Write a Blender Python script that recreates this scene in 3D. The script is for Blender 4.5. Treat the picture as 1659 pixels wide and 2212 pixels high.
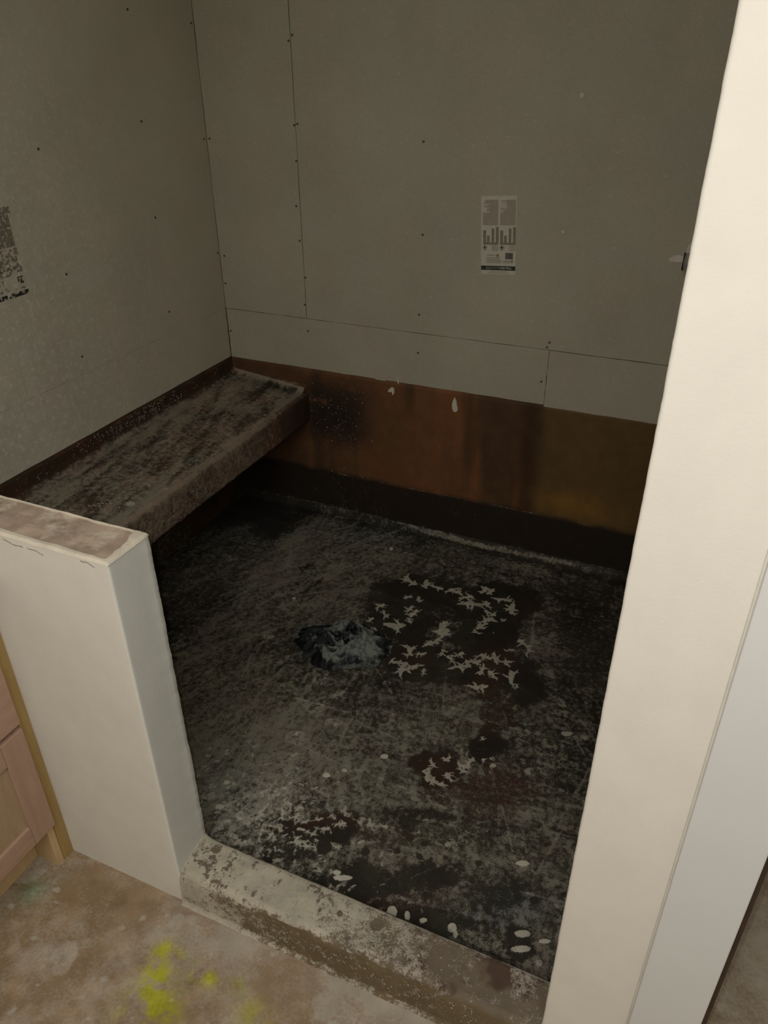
import bpy, math, random
import numpy as np
from mathutils import Matrix, Vector
C = bpy.context.scene.collection
for o in list(bpy.data.objects): bpy.data.objects.remove(o)
S = bpy.context.scene
# ------------------------------------------------------------ camera
YAW, PITCH, ROLL, FPX = -0.4204, -0.5380, -0.0071, 1660.14
CAM = Vector((1.7233, -0.7598, 1.63))
cy, sy, cp, sp, cr, sr = math.cos(YAW), math.sin(YAW), math.cos(PITCH), math.sin(PITCH), math.cos(ROLL), math.sin(ROLL)
fwd = Vector((sy*cp, cy*cp, sp)); rt = Vector((cy, -sy, 0)); up = rt.cross(fwd)
RT = rt*cr + up*sr; UP = -rt*sr + up*cr
cd = bpy.data.cameras.new('camera'); cam = bpy.data.objects.new('camera', cd); C.objects.link(cam)
cd.sensor_fit = 'HORIZONTAL'; cd.sensor_width = 36.0; cd.lens = FPX*36/1659; cd.clip_start = .02
cam.matrix_world = Matrix(((RT.x, UP.x, -fwd.x, CAM.x), (RT.y, UP.y, -fwd.y, CAM.y), (RT.z, UP.z, -fwd.z, CAM.z), (0, 0, 0, 1)))
S.camera = cam
# ------------------------------------------------------------ world, lamps, exposure
S.view_settings.view_transform = 'Standard'; S.view_settings.look = 'None'
S.view_settings.gamma = 1; S.view_settings.use_curve_mapping = False
S.view_settings.exposure = .95
w = bpy.data.worlds.new('world'); S.world = w; w.use_nodes = True
w.node_tree.nodes['Background'].inputs[0].default_value = (1, .98, .94, 1)
w.node_tree.nodes['Background'].inputs[1].default_value = .02
ld = bpy.data.lights.new('phone_flash', 'POINT'); ld.energy = 5.9; ld.color = (1, .99, .985); ld.shadow_soft_size = .003
flash = bpy.data.objects.new('phone_flash', ld); C.objects.link(flash); flash.location = CAM - RT*.018 + UP*.004
la = bpy.data.lights.new('added_fill_light', 'AREA'); la.shape = 'RECTANGLE'; la.size = 1.4; la.size_y = .9; la.energy = 14.3; la.color = (1, .99, .985)  # soft fill lamp added behind the camera to lift the room, no fixture seen
lo = bpy.data.objects.new('added_fill_light', la); C.objects.link(lo); lo.location = (1.6, -1.45, 2.41)
# ------------------------------------------------------------ helpers
rng = np.random.RandomState(7); random.seed(7)
D, XP, T, P, XR, ZB, ZJ, ZC = 1.6406, .8884, .1031, .9156, 1.6852, .616, .806, .100
def lin(r, g, b):
    f = lambda c: (c/255/12.92 if c/255 <= .04045 else ((c/255+.055)/1.055)**2.4)
    return (f(r), f(g), f(b))
def tag(o, label=None, cat=None, group=None, kind=None):
    if label: o['label'] = label
    if cat: o['category'] = cat
    if group: o['group'] = group
    if kind: o['kind'] = kind
    return o
def thing(name, label, cat, loc=(0, 0, 0), kind=None, group=None):
    o = bpy.data.objects.new(name, None); C.objects.link(o); o.location = loc
    o.empty_display_size = .05
    return tag(o, label, cat, group, kind)
def link(name, me, mat, parent=None, smooth=False):
    o = bpy.data.objects.new(name, me); C.objects.link(o)
    for m in (mat if isinstance(mat, (list, tuple)) else [mat]): me.materials.append(m)
    if smooth: me.polygons.foreach_set('use_smooth', np.ones(len(me.polygons), bool))
    if parent:
        off = Vector(parent.location); pp = parent.parent
        while pp: off += Vector(pp.location); pp = pp.parent
        o.parent = parent; o.location = -off
    return o
class MB:
    def __init__(s): s.v = []; s.f = []; s.mi = []
    def add(s, vs, fs, mi=0):
        n = len(s.v); s.v += [tuple(v) for v in vs]; s.f += [tuple(i+n for i in f) for f in fs]; s.mi += [mi]*len(fs); return s
    def box(s, x0, x1, y0, y1, z0, z1, mi=0, b=0):
        if b <= 0:
            vs = [(x, y, z) for x in (x0, x1) for y in (y0, y1) for z in (z0, z1)]
            return s.add(vs, [(0,1,3,2), (4,6,7,5), (0,4,5,1), (2,3,7,6), (0,2,6,4), (1,5,7,3)], mi)
        import bmesh
        bm = bmesh.new(); bmesh.ops.create_cube(bm, size=1)
        for v in bm.verts: v.co = Vector(((x0+x1)/2+v.co.x*(x1-x0), (y0+y1)/2+v.co.y*(y1-y0), (z0+z1)/2+v.co.z*(z1-z0)))
        bmesh.ops.bevel(bm, geom=bm.edges[:], offset=b, segments=2, affect='EDGES', profile=.5)
        bm.verts.index_update()
        s.add([v.co[:] for v in bm.verts], [[v.index for v in f.verts] for f in bm.faces], mi); bm.free(); return s
    def prism(s, pts, ax, a, b, mi=0):
        """closed outline pts (2-D) extruded along axis ax from a to b"""
        def mk(p, t): q = list(p); q.insert(ax, t); return q
        n = len(pts); vs = [mk(p, a) for p in pts]+[mk(p, b) for p in pts]
        return s.add(vs, [tuple(range(n))[::-1], tuple(range(n, 2*n))]+[(i, (i+1) % n, n+(i+1) % n, n+i) for i in range(n)], mi)
    def cyl(s, p, q, r, n=24, mi=0, r2=None):
        p = Vector(p); q = Vector(q); d = (q-p).normalized(); a = d.orthogonal().normalized(); b = d.cross(a); r2 = r if r2 is None else r2
        vs = [p+(a*math.cos(t)+b*math.sin(t))*r for t in [2*math.pi*i/n for i in range(n)]]
        vs += [q+(a*math.cos(t)+b*math.sin(t))*r2 for t in [2*math.pi*i/n for i in range(n)]]
        return s.add(vs, [tuple(range(n))[::-1], tuple(range(n, 2*n))]+[(i, (i+1) % n, n+(i+1) % n, n+i) for i in range(n)], mi)
    def build(s, name, mat, parent=None, smooth=False):
        me = bpy.data.meshes.new(name); me.from_pydata(s.v, [], s.f); me.update()
        import bmesh
        bm = bmesh.new(); bm.from_mesh(me); bmesh.ops.recalc_face_normals(bm, faces=bm.faces[:]); bm.to_mesh(me); bm.free()
        o = link(name, me, mat, parent, smooth)
        if isinstance(mat, (list, tuple)): me.polygons.foreach_set('material_index', s.mi)
        return o
def grid(name, Pm, mat, parent=None, pig=None, dust=None, pow_=None, flip=False, smooth=True):
    n, m = Pm.shape[:2]
    idx = np.arange(n*m).reshape(n, m)
    a, b, c, d = idx[:-1, :-1].ravel(), idx[1:, :-1].ravel(), idx[1:, 1:].ravel(), idx[:-1, 1:].ravel()
    q = np.stack([a, b, c, d] if not flip else [a, d, c, b], 1).ravel().astype(np.int32)
    me = bpy.data.meshes.new(name); me.vertices.add(n*m); me.vertices.foreach_set('co', Pm.reshape(-1).astype(np.float32))
    nf = len(a); me.loops.add(nf*4); me.loops.foreach_set('vertex_index', q)
    me.polygons.add(nf); me.polygons.foreach_set('loop_start', np.arange(0, nf*4, 4, dtype=np.int32))
    me.update(calc_edges=True)
    def col(nm, A):
        A = np.broadcast_to(np.asarray(A, float), (n, m, 3)); at = me.color_attributes.new(nm, 'FLOAT_COLOR', 'POINT')
        at.data.foreach_set('color', np.concatenate([A, np.ones((n, m, 1))], 2).ravel().astype(np.float32))
    if pig is not None: col('pigment', pig)
    if pow_ is not None: col('powder', pow_)
    if dust is not None:
        at = me.attributes.new('dust', 'FLOAT', 'POINT'); at.data.foreach_set('value', np.clip(dust, 0, 1).ravel().astype(np.float32))
    return link(name, me, mat, parent, smooth)
def vn(X, Y, s, seed, sx=1, sy_=1, ang=0):
    """value noise 0..1 with cell size s (m), stretched by sx, sy after turning by ang"""
    ca, sa = math.cos(ang), math.sin(ang)
    U = (X*ca+Y*sa)/(s*sx)+1000.37; V = (-X*sa+Y*ca)/(s*sy_)+1000.71
    i = np.floor(U).astype(np.int64); j = np.floor(V).astype(np.int64); fu = U-i; fv = V-j
    fu = fu*fu*(3-2*fu); fv = fv*fv*(3-2*fv)
    def hsh(a, b):
        h = (a*374761393+b*668265263+seed*69069+12345) & 0x7fffffff
        h = ((h ^ (h >> 13))*1274126177) & 0x7fffffff
        return ((h ^ (h >> 16)) & 0xffff)/65535.0
    return (hsh(i, j)*(1-fu)+hsh(i+1, j)*fu)*(1-fv)+(hsh(i, j+1)*(1-fu)+hsh(i+1, j+1)*fu)*fv
def fbm(X, Y, s, seed, o=4, **k):
    t = 0; a = 1; n = 0
    for q in range(o): t = t+a*vn(X, Y, s/2**q, seed+q*17, **k); n += a; a *= .55
    return t/n
ss = lambda a, b, x: (lambda t: t*t*(3-2*t))(np.clip((x-a)/(b-a), 0, 1))
mixc = lambda A, B, t: A*(1-t[..., None])+np.asarray(B)*t[..., None]
# ------------------------------------------------------------ materials
def newmat(n):
    m = bpy.data.materials.new(n); m.use_nodes = True; nt = m.node_tree; b = nt.nodes['Principled BSDF']; return m, nt, b
def N(nt, t, **k):
    n = nt.nodes.new(t)
    for a, v in k.items(): setattr(n, a, v)
    return n
def noise(nt, sc, det=4, rough=.55, vec=None):
    n = N(nt, 'ShaderNodeTexNoise'); n.inputs['Scale'].default_value = sc; n.inputs['Detail'].default_value = det; n.inputs['Roughness'].default_value = rough
    if vec: nt.links.new(vec, n.inputs['Vector'])
    return n.outputs['Fac']
def coord(nt, scale=(1, 1, 1)):
    c = N(nt, 'ShaderNodeTexCoord'); mp = N(nt, 'ShaderNodeMapping'); mp.inputs['Scale'].default_value = scale
    nt.links.new(c.outputs['Object'], mp.inputs['Vector']); return mp.outputs[0]
def math_(nt, op, a, b=None, c=None):
    n = N(nt, 'ShaderNodeMath', operation=op)
    for i, v in enumerate((a, b, c)):
        if v is None: continue
        if isinstance(v, (int, float)): n.inputs[i].default_value = v
        else: nt.links.new(v, n.inputs[i])
    return n.outputs[0]
def mrange(nt, v, a, b, c=0, d=1):
    n = N(nt, 'ShaderNodeMapRange'); nt.links.new(v, n.inputs[0])
    for i, q in enumerate((a, b, c, d)): n.inputs[i+1].default_value = q
    return n.outputs[0]
def mixn(nt, f, A, B, blend='MIX'):
    n = N(nt, 'ShaderNodeMix', data_type='RGBA', blend_type=blend)
    if isinstance(f, (int, float)): n.inputs[0].default_value = f
    else: nt.links.new(f, n.inputs[0])
    for s_, v in ((6, A), (7, B)):
        if isinstance(v, tuple): n.inputs[s_].default_value = (*v, 1)
        else: nt.links.new(v, n.inputs[s_])
    return n.outputs[2]
def bump(nt, b, h, st, dist=.002):
    n = N(nt, 'ShaderNodeBump'); n.inputs['Strength'].default_value = st; n.inputs['Distance'].default_value = dist
    nt.links.new(h, n.inputs['Height']); nt.links.new(n.outputs[0], b.inputs['Normal'])
def plain(n, c, rough=.7, var=.08, sc=30, bm=0, metal=0, bs=200, stretch=(1, 1, 1)):
    m, nt, b = newmat(n); v = coord(nt, stretch); f = noise(nt, sc, 5, .6, v)
    k = mrange(nt, f, .3, .7, 1-var, 1+var); c2 = mixn(nt, 1.0, tuple(c), k, 'MULTIPLY')
    nt.links.new(c2, b.inputs['Base Color']); b.inputs['Roughness'].default_value = rough; b.inputs['Metallic'].default_value = metal
    if bm: bump(nt, b, noise(nt, bs, 3, .6, v), bm)
    return m
def dusty(n, rough=.75, k=1.1, lo=.38, hi=.72, f1=330, f2=80, bm=.35, gloss=None, stretch=(1, 1, 1)):
    m, nt, b = newmat(n); v = coord(nt, stretch)
    pig = N(nt, 'ShaderNodeVertexColor', layer_name='pigment').outputs[0]; pw = N(nt, 'ShaderNodeVertexColor', layer_name='powder').outputs[0]
    du = N(nt, 'ShaderNodeAttribute', attribute_name='dust').outputs['Fac']
    n1 = noise(nt, f1, 3, .6, v); n2 = noise(nt, f2, 5, .65, v); nz = math_(nt, 'MULTIPLY_ADD', n1, .5, math_(nt, 'MULTIPLY', n2, .5))
    x = math_(nt, 'MULTIPLY_ADD', math_(nt, 'SUBTRACT', nz, .5), k*2, du)
    cov = mrange(nt, x, lo, hi)
    cov = math_(nt, 'MULTIPLY', cov, math_(nt, 'MINIMUM', math_(nt, 'MULTIPLY', du, 6.0), 1.0))
    tone = mrange(nt, noise(nt, 19, 5, .6, v), .3, .7, .86, 1.14)
    c = mixn(nt, cov, pig, pw); c = mixn(nt, 1.0, c, tone, 'MULTIPLY')
    nt.links.new(c, b.inputs['Base Color'])
    r = mrange(nt, cov, 0, 1, rough, .95); nt.links.new(r, b.inputs['Roughness'])
    b.inputs['Specular IOR Level'].default_value = .25
    bump(nt, b, math_(nt, 'ADD', cov, nz), bm, .0015)
    return m
M_tar = dusty('tar_membrane', .7, k=1.15, lo=.33, hi=.76, f1=330, f2=75)
M_plast = dusty('dusted_curb_plaster', .8, k=1.0, f1=240, f2=60)
M_floor = dusty('stained_subfloor', .85, k=.8, f1=150, f2=30, bm=.3, lo=.3, hi=.8)
def paint(n):
    m, nt, b = newmat(n); v = coord(nt)
    pig = N(nt, 'ShaderNodeVertexColor', layer_name='pigment').outputs[0]
    t = mrange(nt, noise(nt, 12, 5, .6, v), .3, .7, .965, 1.035)
    nt.links.new(mixn(nt, 1.0, pig, t, 'MULTIPLY'), b.inputs['Base Color']); b.inputs['Roughness'].default_value = .85
    b.inputs['Specular IOR Level'].default_value = .25
    bump(nt, b, noise(nt, 260, 3, .6, v), .25, .0012); return m
M_paint = paint('primed_drywall')
M_cap = dusty('raw_cap_plaster', .8, k=.7, f1=120, f2=40, bm=.25)
BOARD = lin(176, 170, 154)
def board(n, left=False):
    m, nt, b = newmat(n); v = coord(nt)
    big = mrange(nt, noise(nt, 3.2, 5, .6, v), .3, .7, .93, 1.07); fine = mrange(nt, noise(nt, 160, 3, .7, v), .25, .75, .93, 1.07)
    c = mixn(nt, 1.0, lin(190, 183, 166) if left else BOARD, big, 'MULTIPLY'); c = mixn(nt, 1.0, c, fine, 'MULTIPLY')
    tint = mixn(nt, mrange(nt, noise(nt, 7, 3, .5, v), .4, .62), (1.0, .97, .93), (.96, 1.0, .955)); c = mixn(nt, 1.0, c, tint, 'MULTIPLY')
    sp_ = mrange(nt, noise(nt, 70, 2, .5, v), .64 if not left else .55, .74 if not left else .68)
    if left:
        sx = N(nt, 'ShaderNodeSeparateXYZ'); nt.links.new(v, sx.inputs[0])
        g = mrange(nt, math_(nt, 'ADD', sx.outputs[1], math_(nt, 'MULTIPLY', sx.outputs[2], .45)), .75, 2.0, 1, .05)
        sp_ = math_(nt, 'MULTIPLY', sp_, g)
        soft = math_(nt, 'MULTIPLY', mrange(nt, noise(nt, 34, 4, .6, v), .42, .7), g)
        c = mixn(nt, math_(nt, 'MULTIPLY', soft, .5), c, lin(214, 208, 194))
    c = mixn(nt, math_(nt, 'MULTIPLY', sp_, .62 if left else .2), c, lin(222, 216, 200))
    nt.links.new(c, b.inputs['Base Color']); b.inputs['Roughness'].default_value = .9; b.inputs['Specular IOR Level'].default_value = .2
    bump(nt, b, noise(nt, 300, 3, .6, v), .12, .001); return m
M_board = board('cement_board'); M_boardL = board('dust_flecked_cement_board', True)
M_gap = plain('dark_joint', lin(70, 66, 58), .9)
M_white = plain('ceiling_paint', lin(225, 220, 205), .9)
M_wallp = plain('room_wall_paint', lin(225, 220, 205), .9, .03, 10, .1)
M_screw = plain('dark_screw_head', lin(82, 75, 64), .6)
M_trim = plain('casing_paint', lin(208, 207, 203), .75, .015, 8)
M_speck = plain('dried_plaster', lin(205, 200, 182), .9)
M_speck2 = plain('dried_plaster_grey', lin(158, 152, 136), .9)
# ------------------------------------------------------------ floor of the room
def axis(a, b, st, lo, hi):
    return np.concatenate([np.linspace(lo, a, 6)[:-1], np.arange(a, b, st), np.linspace(b, hi, 8)])
fx = axis(.30, 2.25, .004, -.6, 3.6); fy = axis(-.55, .62, .004, -3.2, 3.2)
X, Y = np.meshgrid(fx, fy, indexing='ij')
g1 = fbm(X, Y, .12, 3, 5); g2 = fbm(X, Y, .05, 9, 5); g3 = fbm(X, Y, .3, 21, 3)
pig = mixc(np.ones(X.shape+(3,))*lin(150, 128, 102), lin(134, 114, 86), ss(.35, .65, g3))
pig = mixc(pig, lin(176, 150, 116), ss(.52, .7, g2)*.4)
pig = mixc(pig, lin(125, 104, 78), ss(.58, .75, fbm(X, Y, .03, 31, 4, sx=2, ang=.6))*.45)
pig = mixc(pig, lin(162, 130, 92), np.exp(-(((X-.62)/.12)**2+((Y+.16)/.1)**2))*.35)
dst = .42+.9*(g1-.5)+.5*(g2-.5)+.25*ss(.75, 1.1, X)*ss(.03, -.2, -np.abs(Y+.14))
near = np.exp(-np.maximum(0, -Y-.0)/.05)*(Y < .01)
dst = dst+.22*near*ss(.95, 1.25, X)+.12*ss(1.0, 1.5, X)
powd = mixc(np.ones(X.shape+(3,))*lin(164, 152, 136), lin(176, 166, 148), g1)
for (x, y, r, a) in [(0.914, -0.108, 0.020, 1.00), (0.909, -0.140, 0.022, 0.80), (0.940, -0.157, 0.030, 0.90), (0.955, -0.190, 0.035, 1.00), (0.998, -0.209, 0.027, 0.80), (1.009, -0.116, 0.020, 0.80), (1.038, -0.116, 0.018, 0.80), (0.949, -0.106, 0.015, 0.80), (0.973, -0.234, 0.037, 0.80), (1.147, -0.139, 0.027, 0.45), (1.099, -0.107, 0.018, 0.40), (0.939, -0.235, 0.044, 0.50), (1.176, -0.151, 0.025, 0.50)]:
    wv = np.exp(-(((X-x)**2+(Y-y)**2)/r**2))*a*ss(.38, .60, .5*g2+.5*fbm(X, Y, .02, 44, 4)+.04)
    pig = mixc(pig, lin(158, 156, 20), np.clip(wv*1.3, 0, 1)*.75); powd = mixc(powd, lin(178, 176, 58), np.clip(wv*1.3, 0, 1))
wv = np.exp(-(((X-.555)/.035)**2+((Y+.12)/.03)**2)); pig = mixc(pig, lin(90, 120, 84), wv*.6); powd = mixc(powd, lin(150, 170, 140), wv*.6)
hz = np.zeros(X.shape)
for (x, y, r, a) in [(.726, -.199, .030, .8), (.74, -.222, .022, .7), (.47, -.05, .05, .9), (.50, -.075, .05, .7), (.60, -.06, .03, .4), (.90, -.04, .014, 1), (.925, -.03, .012, .9), (1.28, -.07, .03, .8), (1.31, -.10, .015, .9), (1.35, -.06, .05, .5), (1.25, -.13, .04, .4), (.80, -.28, .06, .4), (.63, -.25, .03, .4), (.66, -.27, .03, .4)]:
    rr = np.sqrt((X-x)**2+(Y-y)**2)/(r*(.7+.6*fbm(X, Y, .02, 61, 3))); k_ = ss(1.1, .8, rr)*a; dst = np.maximum(dst, k_*.95); hz += k_*.0012
for q in range(70):
    x, y = random.uniform(.45, 1.5), random.uniform(-.45, -.02); r = random.uniform(.002, .006); k_ = ss(1.2, .7, np.sqrt(((X-x)/r/random.uniform(1, 2))**2+((Y-y)/r)**2)); dst = np.maximum(dst, k_*.9)
dst = np.where(X > 1.95, dst*.8+.05, dst)
pig = mixc(pig, lin(110, 92, 72), ss(1.9, 1.95, X)*.1)
Z = (fbm(X, Y, .04, 5, 4)-.5)*.0016+hz
Pm = np.stack([X, Y, Z], 2)
fl = grid('floor', Pm, M_floor, None, pig, dst, powd); tag(fl, 'plaster-smeared tan subfloor with a yellow-green spray paint mark', 'floor', kind='structure')
# ------------------------------------------------------------ room shell
cl = MB().box(-.1, 3.6, -3.2, 3.2, 2.44, 2.5).build('ceiling', M_white); tag(cl, 'white ceiling over the shower and bathroom', 'ceiling', kind='structure')
o = MB().box(-.12, 3.6, -3.3, -3.2, 0, 2.44).build('wall_front', M_wallp); tag(o, 'bathroom wall behind the photographer', 'wall', kind='structure')
o = MB().box(3.5, 3.6, -3.2, 3.2, 0, 2.44).build('wall_right', M_wallp); tag(o, 'far bathroom wall beyond the cased doorway', 'wall', kind='structure')
o = MB().box(1.9, 3.5, 3.1, 3.2, 0, 2.44).build('wall_rear', M_wallp); tag(o, 'rear wall of the space beyond the cased doorway', 'wall', kind='structure')
o = MB().box(2.75, 3.5, 0, .11, 0, 2.44).build('wall_divider', M_wallp); tag(o, 'wall on the far side of the cased doorway', 'wall', kind='structure')
# back wall : studs behind, boards in front
wb = thing('wall_back', 'back shower wall of grey cement boards above brown membrane', 'wall', (0, D+.02, 0), 'structure')
MB().box(-.12, 1.9, D+.012, D+.12, 0, 2.44).build('wall_core', M_gap, wb)
wl = thing('wall_left', 'left shower wall of dust-flecked grey cement boards above the bench', 'wall', (-.02, .8, 0), 'structure')
MB().box(-.12, -.012, -3.2, D+.12, 0, 2.44).build('wall_core', M_gap, wl)
o = MB().box(-.0119, -.0005, -3.2, -.001, 0, 2.44).build('drywall', M_wallp, wl)
def ragged(p0, p1, n, amp, ax):
    out = []
    for i in range(n+1):
        t = i/n; q = [p0[0]+(p1[0]-p0[0])*t, p0[1]+(p1[1]-p0[1])*t]
        if 0 < i < n: q[ax] += random.uniform(-amp, amp)
        out.append(tuple(q))
    return out[:-1]
def bboard(u0, u1, z0, z1, axis_, face, parent, mat, amp=.0007, bot=None):
    """board; u along the wall; face coordinate; thickness 10 mm behind the face"""
    bt = bot or ragged((u0, z0), (u1, z0), 24, amp, 1)
    pts = bt+ragged((u1, z0 if not bot else bot[-1][1]), (u1, z1), 24, amp, 0)+ragged((u1, z1), (u0, z1), 24, amp, 1)+ragged((u0, z1), (u0, z0), 24, amp, 0)
    if axis_ == 'y': return MB().prism(pts, 1, face, face+.0105).build('backer_board', mat, parent)
    return MB().prism(pts, 0, face-.0105, face).build('backer_board', mat, parent)
bboard(.0012, .3475, ZJ+.0012, 2.43, 'y', D, wb, M_board)
bboard(.3495, 1.75, ZJ+.0008, 2.43, 'y', D+.0006, wb, M_board)
def stepped(u0, u1, steps, z):
    out = [(u0, z+steps[0][1])]; n = 30
    for i in range(1, n):
        u = u0+(u1-u0)*i/n
        out.append((u, z+[d for a, d in steps if a <= u][-1]+random.uniform(-.0009, .0009)))
    for a, d in steps[1:]:
        pd = [dd for aa, dd in steps if aa < a][-1]; out += [(a-.0005, z+pd), (a+.0005, z+d)]
    out.append((u1, z+steps[-1][1])); return sorted(out)
bboard(.003, 1.2370, ZB, ZJ-.0010, 'y', D+.0003, wb, M_board, bot=stepped(.003, 1.2370, [(0, .001), (.62, -.003), (.66, .0015)], ZB))
bboard(1.2385, 1.75, ZB-.005, ZJ-.0012, 'y', D-.0008, wb, M_board, bot=stepped(1.2385, 1.75, [(0, -.0045), (1.61, -.010)], ZB))
bboard(T, D-.001, ZJ+.0002, 2.43, 'x', 0, wl, M_boardL)
bboard(T, D-.001, ZB+.002, ZJ-.0004, 'x', .0002, wl, M_boardL)
sc = MB()
for x, z in [(.344, .856), (.334, 1.189), (.3445, 1.329), (.3445, 1.434), (.356, 1.438), (.342, 1.665), (.339, 1.077), (.353, .953), (.785, .87), (.784, .736), (1.222, .697), (1.235, .831), (1.229, .815), (.351, .76), (.793, 1.13), (.012, 1.385), (.012, .90), (.012, .72), (.02, 1.0), (.79, 1.40), (.356, 1.68)]:
    sc.cyl((x, D-.0014, z), (x, D+.002, z), .0036, 10)
sc.build('screw_heads', M_screw, wb)['kind'] = 'stuff'
sc = MB()
for y, z in [(1.331, 1.742), (1.319, 1.458), (.896, 1.421), (.9, 1.098), (1.316, 1.183), (1.315, .88), (.893, .858), (1.628, 1.011), (1.625, 1.385), (1.626, 1.716)]:
    sc.cyl((.0014, y, z), (-.002, y, z), .0036, 10)
sc.build('screw_heads', M_screw, wl)['kind'] = 'stuff'
wb_smear = MB()
def blobpts(cx, cz, rx, rz, n=18, j=.25, tilt=0):
    out = []
    for i in range(n):
        t = 2*math.pi*i/n; r = 1+random.uniform(-j, j); a, b = math.cos(t)*rx*r, math.sin(t)*rz*r
        out.append((cx+a*math.cos(tilt)-b*math.sin(tilt), cz+a*math.sin(tilt)+b*math.cos(tilt)))
    return out
M_smear = plain('thin_plaster_smear', lin(214, 204, 190), .9, .06, 60)
for n_, (cx, cz, rx, rz, tl) in enumerate([(1.575, 1.121, .022, .010, .1), (1.603, 1.150, .009, .022, -.2), (1.251, 1.529, .006, .006, 0), (1.24, 1.171, .0045, .0045, 0)]):
    MB().prism(blobpts(cx, cz, rx, rz, 18, .15, tl), 1, D-.0009, D+.001).build('plaster_smear', M_speck if n_ > 1 else M_smear, wb)
MB().prism([(.705, .640), (.708, .632), (.712, .615), (.709, .598), (.705, .600), (.708, .615)], 1, D-.001, D+.001).build('plaster_smear', M_smear, wb)
MB().prism([(.675, .586), (.688, .598), (.697, .592), (.697, .575), (.690, .566), (.688, .580), (.680, .577), (.672, .578)], 1, D-.0085, D-.002).build('plaster_drip', M_speck, wb)
MB().prism([(.927, .597), (.933, .585), (.938, .563), (.941, .553), (.936, .543), (.927, .542), (.921, .550), (.918, .566), (.921, .583)], 1, D-.0085, D-.002).build('plaster_drip', M_speck, wb)
# ------------------------------------------------------------ pony wall (low front wall)
def wallpath(name, pts, zs, parent, mat, jag, flare=None):
    """vertical sheet: pts = list of (x, y, colour, jaggable)"""
    A = np.zeros((len(pts), len(zs), 3)); Cc = np.zeros_like(A)
    for i, (x, y, c, j) in enumerate(pts):
        n_ = (vn(zs, zs*0, .028, 5)-.5)*2*jag*j+(vn(zs, zs*0, .007, 8)-.5)*1.2*jag*j+(vn(zs, zs*0, .2, 18)-.5)*2*jag*j
        A[i, :, 0] = x+n_+(flare(zs)*(1 if x > XP-.02 else 0) if flare else 0); A[i, :, 1] = y; A[i, :, 2] = zs; Cc[i] = c
    return grid(name, A, mat, parent, Cc)
cF = lin(222, 217, 204); cE = lin(214, 215, 207)
pw = thing('wall_partition', 'low white plastered half wall left of the shower opening', 'wall', (.5, .05, 0), 'structure')
zs = np.linspace(0, P, 190)
pts = [(0.002, T-.001, cE, 0), (XP-.03, T-.001, cE, 0), (XP-.010, T-.0005, cE, 0), (XP-.001, T, cE, 1.0), (XP+.001, T-.002, cE, 1.0), (XP, T-.012, cE, .4)]
pts += [(XP-.0003, y, cE, .12) for y in np.linspace(T-.03, .012, 8)]
pts += [(XP-.0003-.005*(1-math.cos(t)), .005-.005*math.sin(t), tuple(np.array(cE)*(1-k)+np.array(cF)*k), .12) for k, t in [(i/6, i/6*math.pi/2) for i in range(7)]]
pts += [(x, 0, cF, 0) for x in np.linspace(XP-.03, .002, 20)]
wallpath('plaster_skin', pts, zs, pw, M_paint, .0011, lambda z: .006*np.exp(-z/.03))
MB().box(.002, XP-.006, .004, T-.006, 0, P-.006).build('wall_core', M_gap, pw)
# cap with ragged plaster lips
cx_ = np.linspace(.002, XP+.001, 300); cy_ = np.linspace(-.0012, T+.001, 60); X, Y = np.meshgrid(cx_, cy_, indexing='ij')
wf = .007+.009*fbm(X, X*0, .09, 4, 3)+.006*ss(.60, .2, X-.2); wr_ = .011+.012*ss(.05, .10, Y)+.004*vn(Y, Y*0, .01, 6)
wbk = .003+.004*fbm(X, X*0, .05, 14, 3)
lip = np.maximum(ss(wf+.002, wf-.001, Y), ss(wr_+.002, wr_-.001, XP-X)); lipb = ss(wbk+.0015, wbk, T-Y)
hcap = .0035*np.maximum(lip, lipb*.7)+(fbm(X, Y, .03, 12, 3)-.5)*.003
e = np.minimum(np.minimum(XP+.001-X, Y+.0012), T+.001-Y); hcap = hcap-.006*ss(.003, -.0005, e)
pig = mixc(np.ones(X.shape+(3,))*lin(192, 172, 152), lin(170, 150, 132), ss(.4, .65, fbm(X, Y, .07, 40, 4)))
pig = mixc(pig, lin(150, 130, 112), ss(.6, .8, fbm(X, Y, .03, 43, 4))*.6)
dst = .30+1.2*(fbm(X, Y, .035, 50, 5)-.45); pwd = np.ones(X.shape+(3,))*lin(206, 194, 174)
L = np.maximum(lip, lipb); dst = np.maximum(dst, L*1.0); pig = mixc(pig, lin(214, 204, 184), L); pwd = mixc(pwd, lin(218, 208, 188), L)
grid('wall_cap', np.stack([X, Y, P+hcap], 2), M_cap, pw, pig, dst, pwd)
# thin strips along the cap's front edge: plaster cracks, their shadow put into the colour
M_crack = plain('shaded_plaster_crack', lin(128, 116, 100), .9)
for a, b, zz in [(.655, .70, .9055), (.71, .745, .9035), (.83, .858, .910)]:
    o = MB()
    n = 14; top = [(a+(b-a)*i/n, zz-.006*i/n+.0016*math.sin(i*.5+a*50)+random.uniform(0, .0012)) for i in range(n+1)]
    o.prism(top+[(x, z-.0004-.0009*random.random()) for x, z in top[::-1]], 1, -.0008, .001); o.build('cap_crack', M_crack, pw)
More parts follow.
